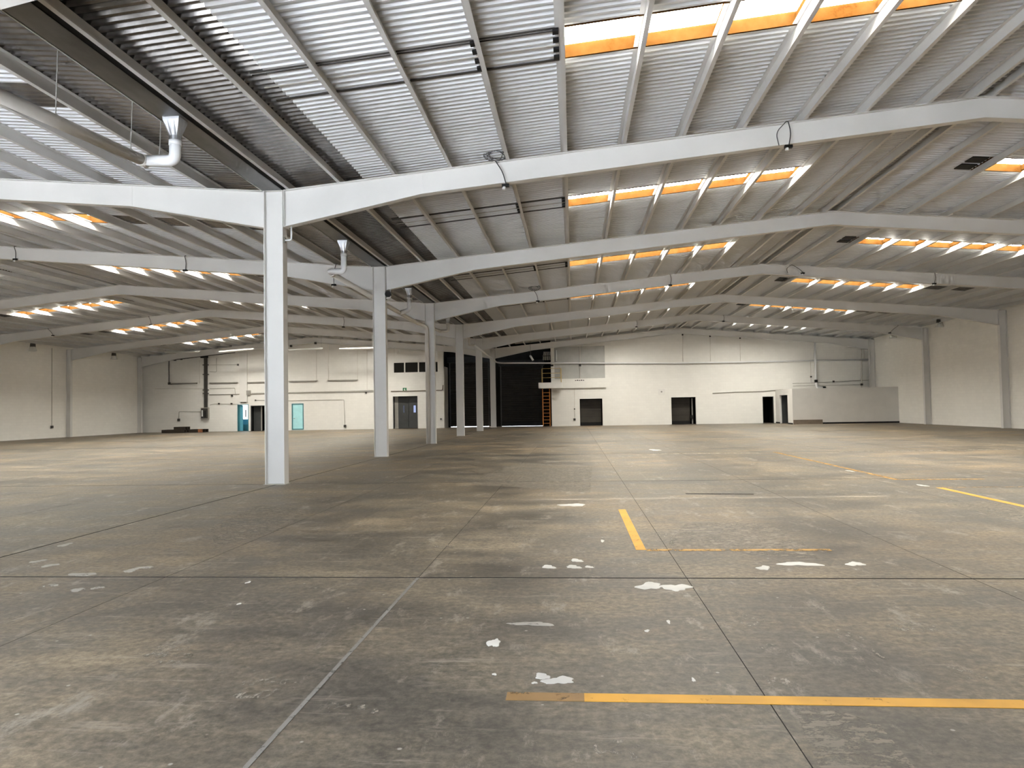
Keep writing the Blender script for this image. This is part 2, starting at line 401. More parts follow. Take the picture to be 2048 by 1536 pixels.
H = dict(A=hole(475,497,809), Bd=hole(501.5,541,811), Cd=hole(583.5,607,807,857), D=hole(785,836,791.5), W=hole(787,877,723.5,745.5),
         E=hole(1158,1206,796), Fd=hole(1341,1393,793), G=hole(1525,1547,793))
H['Cd'] = (H['Cd'][0], H['Cd'][1], .05, H['Cd'][3])
XA, XB = onY(888, 800, YW).x, onY(1103, 800, YW).x
def wt(x): return sheetz(x)-.03
far = obj('wall_far', wall_strips(MB(), XLW-.25, XA, YW, YW+.22, [H[k] for k in ('A','Bd','Cd','D','W')], wt, (RL, XC)), M['wall_far']); tag(far, kind='structure')
gx0, gx1 = onY(1108, 700, YW).x, onY(1209, 700, YW).x
gz = onY(1160, 757, YW).z
far2 = obj('wall_far', wall_strips(MB(), XB, XRW+.25, YW, YW+.22, [H[k] for k in ('E','Fd','G')]+[(gx0, gx1, gz, 6.6)], wt, (RR, XC)), M['wall_far']); tag(far2, kind='structure')
for a, b in ((gx0, (gx0+gx1)/2-.02), ((gx0+gx1)/2+.02, gx1)):
    for za, zb in ((gz, (gz+6.6)/2-.01), ((gz+6.6)/2+.01, 6.6)):
        obj('wall_panel', MB().box(a+.005, b, YW+.06, YW+.16, za, zb), M['greywall'], far2)
px0, px1 = onY(480, 760, YW).x, onY(495, 760, YW).x
obj('panel_backing', MB().box(gx0-.05, gx1+.05, YW+.162, YW+.2, gz-.05, 6.65), M['greywall'], far2)
obj('pilaster', MB().box(px0, px1, YW-.12, YW, 2.5, wt(px0)-.3), M['plaster'], far)
wl = obj('wall_left', MB().box(XLW-.25, XLW, YB-.2, YW, 0, 6.725), M['wall_side']); tag(wl, kind='structure')
wr = obj('wall_right', MB().box(XRW, XRW+.25, YB-.2, YW, 0, 6.725), M['wall_side']); tag(wr, kind='structure')
DX0, DX1, DZ = -13.5, -1.5, 5.4
wb = obj('wall_back', wall_strips(MB(), XLW-.25, XRW+.25, YB-.2, YB, [(DX0, DX1, 0, DZ)], wt, (RL, RR, XC)), M['wall_side']); tag(wb, kind='structure')
# recess with the roll-up doors
YD = 62.35
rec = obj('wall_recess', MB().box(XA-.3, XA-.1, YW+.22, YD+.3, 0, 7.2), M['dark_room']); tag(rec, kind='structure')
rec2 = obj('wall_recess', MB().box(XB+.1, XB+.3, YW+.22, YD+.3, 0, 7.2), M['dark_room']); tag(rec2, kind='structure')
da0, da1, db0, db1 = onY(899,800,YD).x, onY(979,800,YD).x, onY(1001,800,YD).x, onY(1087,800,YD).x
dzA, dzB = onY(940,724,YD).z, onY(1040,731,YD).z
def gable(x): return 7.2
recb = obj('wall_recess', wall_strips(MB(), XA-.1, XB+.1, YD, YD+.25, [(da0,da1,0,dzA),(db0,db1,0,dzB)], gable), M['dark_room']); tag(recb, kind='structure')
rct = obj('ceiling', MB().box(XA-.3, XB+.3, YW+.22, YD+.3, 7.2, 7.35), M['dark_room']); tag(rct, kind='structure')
jt = onY(893, 733, YW+.5).z
obj('door_jamb', MB().box(XA-.1, XA-.02, YW+.22, YD-.02, 0, jt), M['plaster'], rec)
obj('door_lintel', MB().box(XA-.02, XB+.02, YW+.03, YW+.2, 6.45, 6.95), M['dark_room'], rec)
ap = obj('floor_outside', MB().box(XA-6, XB+6, YW+2.62, YW+14, -.3, -.03), M['apron']); tag(ap, kind='structure')
ap2 = obj('floor_outside', MB().box(DX0-12, DX1+14, YB-26, YB-.22, -.3, -.03), M['apron']); tag(ap2, kind='structure')
def roll_door(n, x0, x1, top, gap, dark):
    r = empty('door_%d' % n, ((x0+x1)/2, YD, 0)); tag(r, kind='structure')
    mb = MB(); z = gap+dark; k = 0
    prof = []
    ns = int((top-z)/.155)
    for i in range(ns+1):
        za = z+(top-z)*i/ns
        prof += [(YD+.10, za), (YD+.055, za+.05), (YD+.055, za+.10), (YD+.10, za+.135)] if i < ns else [(YD+.10, top)]
    mb.v = [(x0+.04, y, zz) for y, zz in prof]+[(x1-.04, y, zz) for y, zz in prof]; m = len(prof)
    mb.f = [(i, m+i, m+i+1, i+1) for i in range(m-1)]
    part('curtain', mb, M['roll'], r)
    part('bottom_bar', MB().box(x0+.04, x1-.04, YD+.06, YD+.12, gap, gap+dark), M['black'], r)
    for a in (x0, x1-.09): part('guide_rail', MB().box(a, a+.09, YD-.05, YD+.14, 0, top), M['dark'], r)
    part('hood', MB().box(x0-.1, x1+.1, YD-.35, YD-.02, top-.05, top+.45), M['black'], r)
roll_door(1, da0, da1, dzA, .05, .10)
roll_door(2, db0, db1, dzB, .025, .36)
# rooms and doors in the far wall
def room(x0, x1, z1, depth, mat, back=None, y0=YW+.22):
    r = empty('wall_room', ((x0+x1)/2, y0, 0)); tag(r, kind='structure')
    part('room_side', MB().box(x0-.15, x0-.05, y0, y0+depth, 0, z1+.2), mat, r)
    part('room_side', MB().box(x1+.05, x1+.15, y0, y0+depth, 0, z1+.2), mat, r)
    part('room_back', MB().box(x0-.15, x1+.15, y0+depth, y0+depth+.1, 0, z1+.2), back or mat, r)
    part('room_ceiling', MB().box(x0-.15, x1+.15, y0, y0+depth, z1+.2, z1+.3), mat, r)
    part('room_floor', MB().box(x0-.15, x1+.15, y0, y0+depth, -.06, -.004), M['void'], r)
    return r
def frame(n, h, t, mat, proud=.03):
    x0, x1, z0, z1 = h; r = empty('door_%d' % n, ((x0+x1)/2, YW, z0)); tag(r, kind='structure')
    part('frame_post', MB().box(x0, x0+t, YW-proud, YW+.2, z0, z1), mat, r); part('frame_post', MB().box(x1-t, x1, YW-proud, YW+.2, z0, z1), mat, r)
    part('frame_head', MB().box(x0+t, x1-t, YW-proud, YW+.2, z1-t, z1), mat, r); return r
# 3: blue doorway with leaf ajar, a blue corridor behind
x0, x1, z0, z1 = H['A']; r = frame(3, H['A'], .05, M['teal'])
part('leaf', MB().box(x0+.05, x0+.42, YW+.10, YW+.15, .02, z1-.06), M['blue'], r)
part('leaf_edge', MB().box(x0+.05, x0+.17, YW+.085, YW+.10, .02, z1-.06), M['teal'], r)
rm = room(x0-.55, x1, z1, .95, M['blue'])
yb3 = YW+.22+.95
part('wainscot', MB().box(x0-.6, x1+.05, yb3-.06, yb3-.002, 0, .55), M['teal'], rm)
part('window_pane', MB().box(x0-.15, x1-.25, yb3-.03, yb3-.004, 1.02, z1+.05), M['lit_window'], rm)
part('glazing_bar', MB().box(x0+.16, x0+.25, yb3-.06, yb3-.03, 1.18, 1.85), M['charcoal'], rm)
# 4: dark double opening
x0, x1, z0, z1 = H['Bd']; r = frame(4, H['Bd'], .05, M['charcoal'])
part('leaf', MB().box(x0+.05, x0+.85, YW+.42, YW+.47, .02, z1-.06), M['charcoal'], r)
part('mullion', MB().box(x0+.86, x0+.93, YW+.1, YW+.18, 0, z1-.05), M['conduit'], r)
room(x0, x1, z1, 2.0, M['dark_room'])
# 5: cyan door
x0, x1, z0, z1 = H['Cd']; r = frame(5, H['Cd'], .07, M['teal'])
part('leaf', MB().box(x0+.07, x1-.07, YW+.02, YW+.07, z0+.09, z1-.07), M['cyan'], r)
part('threshold', MB().box(x0+.07, x1-.07, YW-.02, YW+.2, z0, z0+.09), M['teal'], r)
part('handle', MB().box(x0+.14, x0+.26, YW-.03, YW+.02, 1.0, 1.04), M['wire'], r)
obj('door_sill', MB().box(x0, x1, YW-.01, YW+.2, 0, .05), M['wall_far'], far)
# 6: charcoal double doors set back
x0, x1, z0, z1 = H['D']; r = frame(6, H['D'], .04, M['plaster'])
part('reveal', MB().box(x0+.04, x0+.36, YW+.5, YW+.55, 0, z1), M['conduit'], r)
for a, b in ((x0+.37, (x0+x1)/2+.16), ((x0+x1)/2+.18, x1-.05)):
    lf = part('leaf', MB().box(a, b, YW+.5, YW+.55, .03, z1-.10), M['charcoal'], r)
    m_ = (a+b)/2+.12
    rt = a > (x0+x1)/2
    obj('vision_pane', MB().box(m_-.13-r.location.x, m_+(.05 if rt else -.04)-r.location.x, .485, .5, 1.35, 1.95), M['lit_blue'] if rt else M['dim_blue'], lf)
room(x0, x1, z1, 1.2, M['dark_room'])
# 7, 8: dock openings with brown doors
for n, k, rail in ((7, 'E', 0), (8, 'Fd', 1)):
    x0, x1, z0, z1 = H[k]; r = frame(n, H[k], .06, M['plaster'], .0)
    for i in range(4):
        za, zb = .28+(z1-.38)*i/4, .28+(z1-.38)*(i+1)/4-.012
        part('door_panel', MB().box(x0+.12, x1-(.42 if rail else .14), YW+.75, YW+.80, za, zb), M['brown_door'], r)
    part('dark_gap', MB().box(x0+.12, x1-(.42 if rail else .14), YW+.70, YW+.78, .02, .26), M['black'], r)  # black box paints in the dark gap under the door
    if rail:
        part('track', MB().box(x1-.32, x1-.22, YW+.55, YW+.62, 0, z1-.15), M['wire'], r)
        part('motor_box', MB().box(x1-.42, x1-.26, YW+.42, YW+.55, .45, .75), M['black'], r)
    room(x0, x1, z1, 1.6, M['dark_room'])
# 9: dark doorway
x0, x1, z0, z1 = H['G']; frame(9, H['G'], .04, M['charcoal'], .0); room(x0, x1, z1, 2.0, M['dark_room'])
# strip window
x0, x1, z0, z1 = H['W']; r = empty('window_1', ((x0+x1)/2, YW, z0)); tag(r, kind='structure')
cuts = [x0]+[onY(p, 735, YW).x for p in (809, 836.5, 861)]+[x1]
for a, b in zip(cuts[:-1], cuts[1:]): part('pane', MB().box(a+.05, b-.05, YW+.10, YW+.12, z0+.05, z1-.05), M['glass'], r)
for c_ in cuts: part('mullion', MB().box(c_-.05, c_+.05, YW+.05, YW+.16, z0+.05, z1-.05), M['plaster'], r)
for a, b in ((z0, z0+.05), (z1-.05, z1)): part('frame_rail', MB().box(x0, x1, YW+.05, YW+.16, a, b), M['plaster'], r)
# ================================================================== ROOF
P0 = [14.86]+[14.96-1.257*k for k in range(1, 12)]         # purlin distance from the ridge, k=0 at the eave
PD = P0 + [.22]
def cz(x, z, s):                                    # z-section purlin
    t, w_ = .008, .075
    return [(x-s*w_, z), (x+s*.0, z), (x+s*0, z+PH-t), (x+s*w_, z+PH-t), (x+s*w_, z+PH), (x-s*t, z+PH), (x-s*t, z+t), (x-s*(w_-t), z+t), (x-s*(w_-t), z+.028), (x-s*w_, z+.028)]
ceil = {}
for key, ridge in (('R', RR), ('L', RL)):
    ce = empty('ceiling', (ridge, YF0, 6.5)); tag(ce, kind='structure'); ceil[key] = ce
    for sgn in (-1, 1):
        for d in PD:
            X = ridge+sgn*d
            if key == 'L' and sgn == 1 and d == PD[0]: continue
            part('purlin', MB().prismY(cz(X, beamtop(X)+.001, sgn), YB, YW), M['purlin'], ce)
PITCH_W = .1575; AMP = .030
def sheet_mesh(name, x0, x1, waves, mat, amp=AMP, w0=PITCH_W, dz=0.0):
    """trapezoidal sheet between x0 and x1 (ribs along X); local y from 0"""
    mb = MB(); prof = []
    for k in range(waves): prof += [((k+.0)*w0, 1), ((k+.22)*w0, 1), ((k+.44)*w0, -1), ((k+.78)*w0, -1)]
    prof.append((waves*w0, 1)); n = len(prof)
    for X in (x0, x1):
        for y_, s_ in prof: mb.v.append((X, y_, sheetz(X)+dz+amp*s_))
    mb.f = [(i, n+i, n+i+1, i+1) for i in range(n-1)]
    return mb.mesh(name, mat)
def seg_list(key, sgn):
    ridge = RR if key == 'R' else RL
    k5, k10 = ridge+sgn*P0[5], ridge+sgn*P0[10]
    if key == 'R' and sgn == -1: return ridge, -4.68, XC+.2, k5, k10
    if key == 'R': return ridge, None, XRW+.2, k5, k10
    if sgn == 1: return ridge, -8.08, XC-.2, k5, k10
    return ridge, None, XLW-.2, k5, k10
wn = 1
for key in ('R', 'L'):
    ce = ceil[key]; L0 = ce.location
    for sgn in (-1, 1):
        ridge, gx, eave, k5, k10 = seg_list(key, sgn)
        segs = [(ridge, gx if gx is not None else eave, M['sheet'])]
        if gx is not None: segs.append((gx, eave, M['galv']))
        meshes = [sheet_mesh('roof_sheet', a, b, 5, mt) for a, b, mt in segs]
        row = [(ridge, k10, M['sheet'])]
        if gx is not None:
            row += [(k5, gx, M['sheet'] if key == 'R' else M['galv']), (gx, eave, M['galv'])]
        else: row += [(k5, k5+sgn*2.6, M['galv']), (k5+sgn*2.6, eave, M['sheet'])]
        rmesh = [sheet_mesh('roof_sheet', a, b, 6, mt) for a, b, mt in row]
        back = [sheet_mesh('roof_sheet', a, b, 57, mt) for a, b, mt in segs]
        off = lambda y: (-L0[0], y-L0[1], -L0[2])
        for me in back: link('roof_sheet', me, ce, off(YF0-57*PITCH_W))
        for me in meshes: link('roof_sheet', me, ce, off(YF0+6*B))
        pane_me = None
        for b in range(6):
            yb = YF0+B*b
            for r_ in range(11):
                if r_ < 5: y, ms = yb+r_*5*PITCH_W, meshes
                elif r_ == 5: y, ms = yb+25*PITCH_W, rmesh
                else: y, ms = yb+(31+(r_-6)*5)*PITCH_W, meshes
                for me in ms: link('roof_sheet', me, ce, off(y))
            # skylight: raised orange curb with fibreglass panes
            ya, yc = yb+25*PITCH_W, yb+31*PITCH_W
            xa, xb = min(k5, k10), max(k5, k10)
            wdw = empty('window_%d' % (wn+1), ((xa+xb)/2, (ya+yc)/2, sheetz((xa+xb)/2))); wn += 1; tag(wdw, kind='structure')
            HC = .17
            def sbox(mb, x0_, x1_, y0_, y1_, za, zb):
                return mb.quadbox([(x0_,y0_,sheetz(x0_)+za),(x1_,y0_,sheetz(x1_)+za),(x1_,y1_,sheetz(x1_)+za),(x0_,y1_,sheetz(x0_)+za),
                                   (x0_,y0_,sheetz(x0_)+zb),(x1_,y0_,sheetz(x1_)+zb),(x1_,y1_,sheetz(x1_)+zb),(x0_,y1_,sheetz(x0_)+zb)])
            part('curb_board', sbox(MB(), xa, xb, ya-.04, ya, -.04, HC), M['curb'], wdw)
            part('curb_board', sbox(MB(), xa, xb, yc, yc+.04, -.04, HC), M['curb'], wdw)
            part('curb_board', sbox(MB(), xa-.04, xa, ya-.04, yc+.04, -.034, HC), M['curb'], wdw)
            part('curb_board', sbox(MB(), xb, xb+.04, ya-.04, yc+.04, -.034, HC), M['curb'], wdw)
            px_ = sorted(ridge+sgn*P0[k] for k in range(5, 11))
            for q in px_[1:-1]: part('curb_rib', sbox(MB(), q-.03, q+.03, ya, yc, .005, HC-.03), M['curb'], wdw)
            if pane_me is None:
                pane_me = []
                for a, b2 in zip(px_[:-1], px_[1:]): pane_me.append((a, sheet_mesh('glazing_panel', a, b2, 3, M['pane'], w0=.315, dz=HC)))
            for a, me in pane_me: link('glazing_panel', me, wdw, (-wdw.location.x, ya-wdw.location.y, -wdw.location.z))
            # seams and clips beside the skylight row
            if key == 'R' and sgn == -1:
                for yy, ww in ((ya-.03, .022), (ya+.05, .016), (ya+.50, .014), (yc+.01, .055)):
                    part('seam_flashing', sbox(MB(), -4.9, k5-.02, yy, yy+ww, -.046, -.028), M['dark'] if ww > .015 else M['conduit'], ce)
                for kk in (4, 5):
                    xk = ridge-P0[kk]
                    for yy in (ya+.0, ya+.25, ya+.55, ya+.80):
                        part('clip', sbox(MB(), xk-.11, xk-.02, yy, yy+.11, -.075, -.04), M['black'], ce)
            if sgn == 1 and key == 'R':
                for yy in (ya-.05, ya+.50): part('vent_plate', sbox(MB(), k10-.52, k10-.12, yy, yy+.40, -.06, -.034), M['black'], ce)
    # ridge cover
    part('ridge_cap', MB().prismY([(ridge-.2, sheetz(ridge)+.0), (ridge, sheetz(ridge)+.03), (ridge+.2, sheetz(ridge)), (ridge+.2, sheetz(ridge)+.02), (ridge, sheetz(ridge)+.06), (ridge-.2, sheetz(ridge)+.02)], YB, YW), M['dark'], ce)
# ------------------------------------------------------------------ valley gutter
gu = empty('valley_gutter', (XC, YF0, 6.5)); tag(gu, 'long dark galvanised gutter trough above the central row of columns', 'gutter')
gz0 = ZE+.012
gl = 4*B/6
yy = YB
while yy < YW-.1:
    y2 = min(yy+B/2, YW)
    part('gutter_length', MB().box(XC-.245, XC+.215, yy+.0002, y2-.0002, gz0, gz0+.012).box(XC-.245, XC-.235, yy+.0002, y2-.0002, gz0, gz0+.258).box(XC+.205, XC+.215, yy+.0002, y2-.0002, gz0, gz0+.258), M['gutter'], gu)
    yy = y2
part('edge_strip', MB().box(XC-.262, XC-.245, YB, YW, gz0-.008, gz0+.03), M['purlin'], gu)
# ================================================================== STEEL FRAMES
ORD = ['first', 'second', 'third', 'fourth', 'fifth', 'sixth', 'seventh']
def hcolumn(name, x, y, z1, wx, dy, web=.012, fl=.016):
    r = empty(name, (x, y, 0))
    part('web', MB().box(x-wx/2+fl, x+wx/2-fl, y-web/2-.02, y+web/2-.02, 0.012, z1), M['steel'], r)
    part('flange', MB().box(x-wx/2, x-wx/2+fl, y-dy/2, y+dy/2, 0.012, z1), M['steel'], r)
    part('flange', MB().box(x+wx/2-fl, x+wx/2, y-dy/2, y+dy/2, 0.012, z1), M['steel'], r)
    part('base_plate', MB().box(x-wx/2-.03, x+wx/2+.03, y-dy/2-.03, y+dy/2+.03, 0, .012), M['conduit'], r)
    part('cap_plate', MB().box(x-wx/2, x+wx/2, y-dy/2, y+dy/2, z1, z1+.008), M['steel'], r)
    return r
for k in range(0, 7):
    o = hcolumn('steel_column', XC, FY(k), ZE, .44, .25)
    extra = {3: ' with a drain pipe down its face', 6: ' standing before the roll-up doors'}.get(k, '')
    tag(o, 'white steel column in the central row, %s from the roll-up doors%s' % (ORD[6-k], extra), 'column', 'central columns')
for k in range(3, 7):
    if k >= 4:
        o = hcolumn('wall_column', XRI+.2, FY(k), 6.50, .40, .22); tag(o, 'white steel column against the long side wall beside the low room, %s from the far wall' % ORD[6-k], 'column', 'columns along the side wall by the low room')
    if k >= 5:
        o = hcolumn('wall_column', XLI-.17, FY(k), 6.50, .34, .22); tag(o, 'white steel column against the long side wall beside the timber stack, %s from the far wall' % ORD[6-k], 'column', 'columns along the side wall by the timber')
def rafter(k, key):
    ridge = RR if key == 'R' else RL
    y = FY(k)
    xi = XC+.225 if key == 'R' else XC-.225           # at the central column
    xo = XRI-.005 if key == 'R' else XLI+.005         # at the wall column
    s = 1 if key == 'R' else -1
    hl = 3.14
    if k in (0, 1, 2, 3) and key == 'R': xo = XRW-.01
    if k in (0, 1, 2, 3, 4) and key == 'L': xo = XLW+.01
    def top(x): return beamtop(x)
    pts = [(xi, .835), (xi+s*hl, .50), (ridge, .455), (xo-s*hl, .50), (xo, .835)]
    r = empty('roof_beam', ((xi+xo)/2, y, beamtop(ridge)-.5))
    fl = .014; hw = .10
    for (xa, da), (xb, db) in zip(pts[:-1], pts[1:]):
        za, zb = top(xa), top(xb)
        w_ = .008
        part('web', MB().quadbox([(xa,y-w_,za-da+fl),(xb,y-w_,zb-db+fl),(xb,y+w_,zb-db+fl),(xa,y+w_,za-da+fl),(xa,y-w_,za-fl),(xb,y-w_,zb-fl),(xb,y+w_,zb-fl),(xa,y+w_,za-fl)]), M['steel'], r)
        part('bottom_flange', MB().quadbox([(xa,y-hw,za-da),(xb,y-hw,zb-db),(xb,y+hw,zb-db),(xa,y+hw,za-da),(xa,y-hw,za-da+fl),(xb,y-hw,zb-db+fl),(xb,y+hw,zb-db+fl),(xa,y+hw,za-da+fl)]), M['steel'], r)
    for xa, xb in ((xi, ridge), (ridge, xo)):
        za, zb = top(xa), top(xb)
        part('top_flange', MB().quadbox([(xa,y-hw,za-fl),(xb,y-hw,zb-fl),(xb,y+hw,zb-fl),(xa,y+hw,za-fl),(xa,y-hw,za),(xb,y-hw,zb),(xb,y+hw,zb),(xa,y+hw,za)]), M['steel'], r)
    for xx in (xi+s*.008, xi+s*hl, xo-s*hl, xo-s*.008):
        dd = .835 if xx in (xi+s*.008, xo-s*.008) else .49
        ph_ = hw-.004 if dd > .8 else .014
        part('stiffener' if dd > .8 else 'splice_weld', MB().box(xx-.006, xx+.006, y-ph_, y+ph_, top(xx)-dd+fl, top(xx)-fl), M['steel'], r)
    side = 'nave with the ladder and low room' if key == 'R' else 'nave with the blue doors'
    tag(r, 'white tapered steel roof beam over the %s, %s row from the far wall' % (side, ORD[6-k]), 'beam', 'roof beams of the '+side)
for k in range(0, 7):
    for key in ('R', 'L'): rafter(k, key)
# ================================================================== DRAIN PIPES
def outlet(px, ytop, ybot):
    p = onX(px, ytop, XC); q = onX(px, ybot, XC)
    Y = p.y; return Y, gz0, CAMH+(onY(px, ybot, Y).z-CAMH)
def drain(Y, zb, path, mat, label, r=.09, stub=None, hang=(), stubmat=None, straps=()):
    d = empty('drain_pipe', (XC, Y, zb)); tag(d, label, 'pipe')
    n = 8; mb = MB()
    # square to round hopper
    for i, (zz, rad, sq) in enumerate(((gz0, .145, 1), (gz0-.04, .14, 1), (gz0-.29, r*1.02, 0), (gz0-.36, r*1.02, 0))):
        for a in range(16):
            an = 2*math.pi*a/16; c_, s_ = math.cos(an), math.sin(an)
            f_ = 1/max(abs(c_), abs(s_)) if sq else 1
            mb.v.append((XC+rad*c_*f_, Y+rad*s_*f_, zz))
    mb.f = [(i*16+a, i*16+(a+1)%16, (i+1)*16+(a+1)%16, (i+1)*16+a) for i in range(3) for a in range(16)]
    part('hopper', mb, M['zinc_bright'], d)
    part('down_pipe', MB().tube(arc([(XC, Y, gz0-.36), (XC, Y, zb)]+list(stub), r*1.3, 6), r, 14), stubmat or M['pvc'], d, True)
    part('collar', MB().tube([(XC, Y, gz0-.44), (XC, Y, gz0-.36)], r*1.08, 14), stubmat or M['pvc'], d, True)
    if path:
        part('long_pipe', MB().tube(arc(path, .2, 5), r*.98, 14), mat, d, True)
        a, b = Vector(path[0]), Vector(path[1]); u = (b-a).normalized()
        part('coupling', MB().tube([a-u*.06, a+u*.12], r*1.09, 14), mat, d, True)
    for (hx, hy, hz) in hang:
        part('hanger_wire', MB().tube([(hx, hy, hz), (hx+.03, hy, sheetz(hx)-.05)], .008, 5), M['wire'], d)
        part('pipe_strap', MB().tube([(hx, hy-.015, hz-.105), (hx, hy+.015, hz-.105)], r*1.06, 12) if False else MB().tube([(hx-r*1.07, hy, hz-r), (hx, hy, hz+.03), (hx+r*1.07, hy, hz-r)], .009, 5), M['wire'], d)
    return d
Ya = onZ(338, 240, gz0).y; za = onY(338, 322, Ya).z
sa = onY(288, 322, Ya); la = onX(0, 192, sa.x); la2 = sa+(la-sa)*1.3
h1 = sa+(la-sa)*.12; h2 = sa+(la-sa)*.68
drain(Ya, za, [tuple(sa), (la2.x, max(la2.y, YF0+.4), la2.z)], M['pvc_grey'], 'thick grey pipe slung under the roof, joined to gutter by white elbow near open doorway', .095,
      [tuple(sa)], [(h1.x, h1.y, h1.z+.09), (h2.x, h2.y, h2.z+.09), ((sa.x+XC)/2, Ya, sa.z+.09)])
Yb_ = onZ(675, 483, gz0).y; zb_ = onY(668, 543, Yb_).z
xb_ = XC-.42; e1 = Vector((xb_, Yb_+.15, zb_-.03)); e2 = Vector((xb_, FY(3)-.75, onX(838, 648, xb_).z))
drain(Yb_, zb_, [tuple(e1), tuple(e2), (XC-.10, FY(3)-.24, e2.z-.12), (XC-.10, FY(3)-.24, .02)], M['pvc_warm'],
      'white gutter pipe running past fifth and down fourth central column from the roll-up doors', .085, [(xb_, Yb_, zb_), tuple(e1)], stubmat=M['pvc'])
Yc_ = onZ(815, 577, gz0).y; zc_ = onY(812, 620, Yc_).z
drain(Yc_, zc_, None, M['pvc_warm'], 'short white gutter downpipe joining a pipe just before the fourth column from roll-up doors', .085, [(xb_+.03, Yc_+.05, e1.z+(e2.z-e1.z)*(Yc_-e1.y)/(e2.y-e1.y))])
Yd_ = onZ(892, 633, gz0).y; zd_ = onY(892, 662, Yd_).z
drain(Yd_, zd_, [(xb_, Yd_-.1, zd_), (xb_, FY(3)+.45, zd_-.15), (XC-.20, FY(3)+.22, zd_-.25), (XC-.20, FY(3)+.22, zd_-.7)], M['pvc_warm'], 'white gutter pipe elbowing back behind the fourth central column from the roll-up doors', .085, [(xb_, Yd_, zd_), (xb_, Yd_-.1, zd_)], stubmat=M['pvc_warm'])
Ye_ = onX(938, 690, XC).y; print('OUTLETS', Ya, Yb_, Yc_, Yd_, Ye_); ze_ = onY(940, 690, Ye_).z
wy = YW-.12; pz = onY(1000, 726, wy).z; pxr = onY(1738, 719, wy)
drain(Ye_, ze_, [(XC+.32, Ye_+.1, ze_), (XC+.32, wy-.25, pz+.05), (onY(1003, 727, wy).x, wy, pz), (onY(1360, 727, wy).x, wy, onY(1360, 726.5, wy).z), (pxr.x, wy, pxr.z)], M['pvc'],
      'long white pipe dropping from gutter and running across the far wall above the ladder', .065, [(XC+.32, Ye_, ze_), (XC+.32, Ye_+.1, ze_)], stubmat=M['pvc_warm'])
# ================================================================== CABLES ON THE BEAMS
def cable_drop(k, key, px, ytop, ybot, dx=0.0, coil=False, loop=False, label=''):
    y = FY(k)-.112
    t, b_ = onY(px, ytop, y), onY(px+dx, ybot, y)
    zt = beamtop(t.x)+.015; zb = min(b_.z, t.z-.25)
    o = empty('cable_drop', (t.x, y, zt)); tag(o, label, 'cable', 'cables over the roof beams')
    mid = Vector(((t.x+b_.x)/2+.05*(1 if dx >= 0 else -1), y-.01, (zt+zb)/2))
    pts = [Vector((t.x, y+.10, zt+.01)), Vector((t.x, y, zt)), mid, Vector((b_.x, y, zb))]
    part('cable', MB().tube(arc(pts, .2, 6), .012, 6), M['cable'], o)
    if loop:
        part('cable', MB().tube(arc([Vector((t.x-.03, y, zt)), Vector((t.x-.26, y-.01, (zt+zb)/2+.02)), Vector((t.x-.20, y, zb))], .3, 8), .010, 6), M['cable'], o)
    if coil:
        pp = []
        for i in range(60):
            an = i*.5; rr_ = .14+.05*math.sin(i*.9)
            pp.append((t.x+.02+rr_*1.5*math.cos(an), y+.02-.02*math.sin(i*.37), zt+.13+rr_*.8*math.sin(an)))
        part('coil', MB().tube(pp, .008, 5), M['cable'], o)
    zb2 = beamtop(b_.x)-.5
    part('socket', MB().box(b_.x-.09, b_.x+.07, y-.03, y+.05, zb-.06, zb+.0), M['black'], o)
    part('lamp_holder', MB().tube([(b_.x-.04, y, zb-.055), (b_.x-.05, y, zb-.12)], [.03, .04], 8), M['white'], o)
nv = {'R': 'nave with ladder', 'L': 'nave with blue doors'}
for k, key, px, yt, yb2, dx, co, lp, lab in (
    (1,'R',990,322,368,22,1,0,'tangled grey cable coil hanging over sixth roof beam from far wall, ladder nave'),
    (1,'R',1576,240,290,2,0,1,'pair of looping grey cables over sixth roof beam from far wall, ladder nave'),
    (2,'L',28,492,517,3,0,0,'black cable drop on fifth roof beam from far wall, blue-door nave, near its ridge'),
    (2,'L',369,512,539,2,0,0,'black cable drop on fifth roof beam from far wall, blue-door nave, midway down slope'),
    (2,'L',672,550,568,-4,0,0,'short black cable on fifth roof beam from far wall, blue-door nave, beside the column'),
    (3,'R',1068,577,601,8,1,0,'coiled black cable on fourth roof beam from far wall, ladder nave, low on slope'),
    (3,'R',1340,548,569,1,0,0,'black cable drop on fourth roof beam from far wall, ladder nave, high on slope'),
    (3,'R',1584,524,545,22,0,1,'wavy black cable over fourth roof beam from far wall, ladder nave, past the ridge'),
    (3,'R',1869,541,566,0,0,0,'straight black cable on fourth roof beam from far wall, ladder nave, beyond its skylights'),
    (4,'L',297,630,648,5,0,0,'black cable drop on third roof beam from far wall, blue-door nave, near the ridge'),
    (4,'L',95,653,670,11,0,0,'black cable drop on third roof beam from far wall, blue-door nave, towards side wall'),
    (4,'L',687,634,653,0,0,0,'black cable drop on third roof beam from far wall, blue-door nave, towards central columns'),
    (5,'R',1273,638,653,0,0,0,'thin black cable on second roof beam from far wall, ladder nave, before the ridge'),
    (5,'R',1447,627,642,0,0,0,'thin black cable on second roof beam from far wall, ladder nave, past the ridge'),
    (5,'R',1797,650,665,-17,0,0,'slanting black cable on second roof beam from far wall, ladder nave, by side wall')):
    cable_drop(k, key, px, yt, yb2, dx, co, lp, lab)
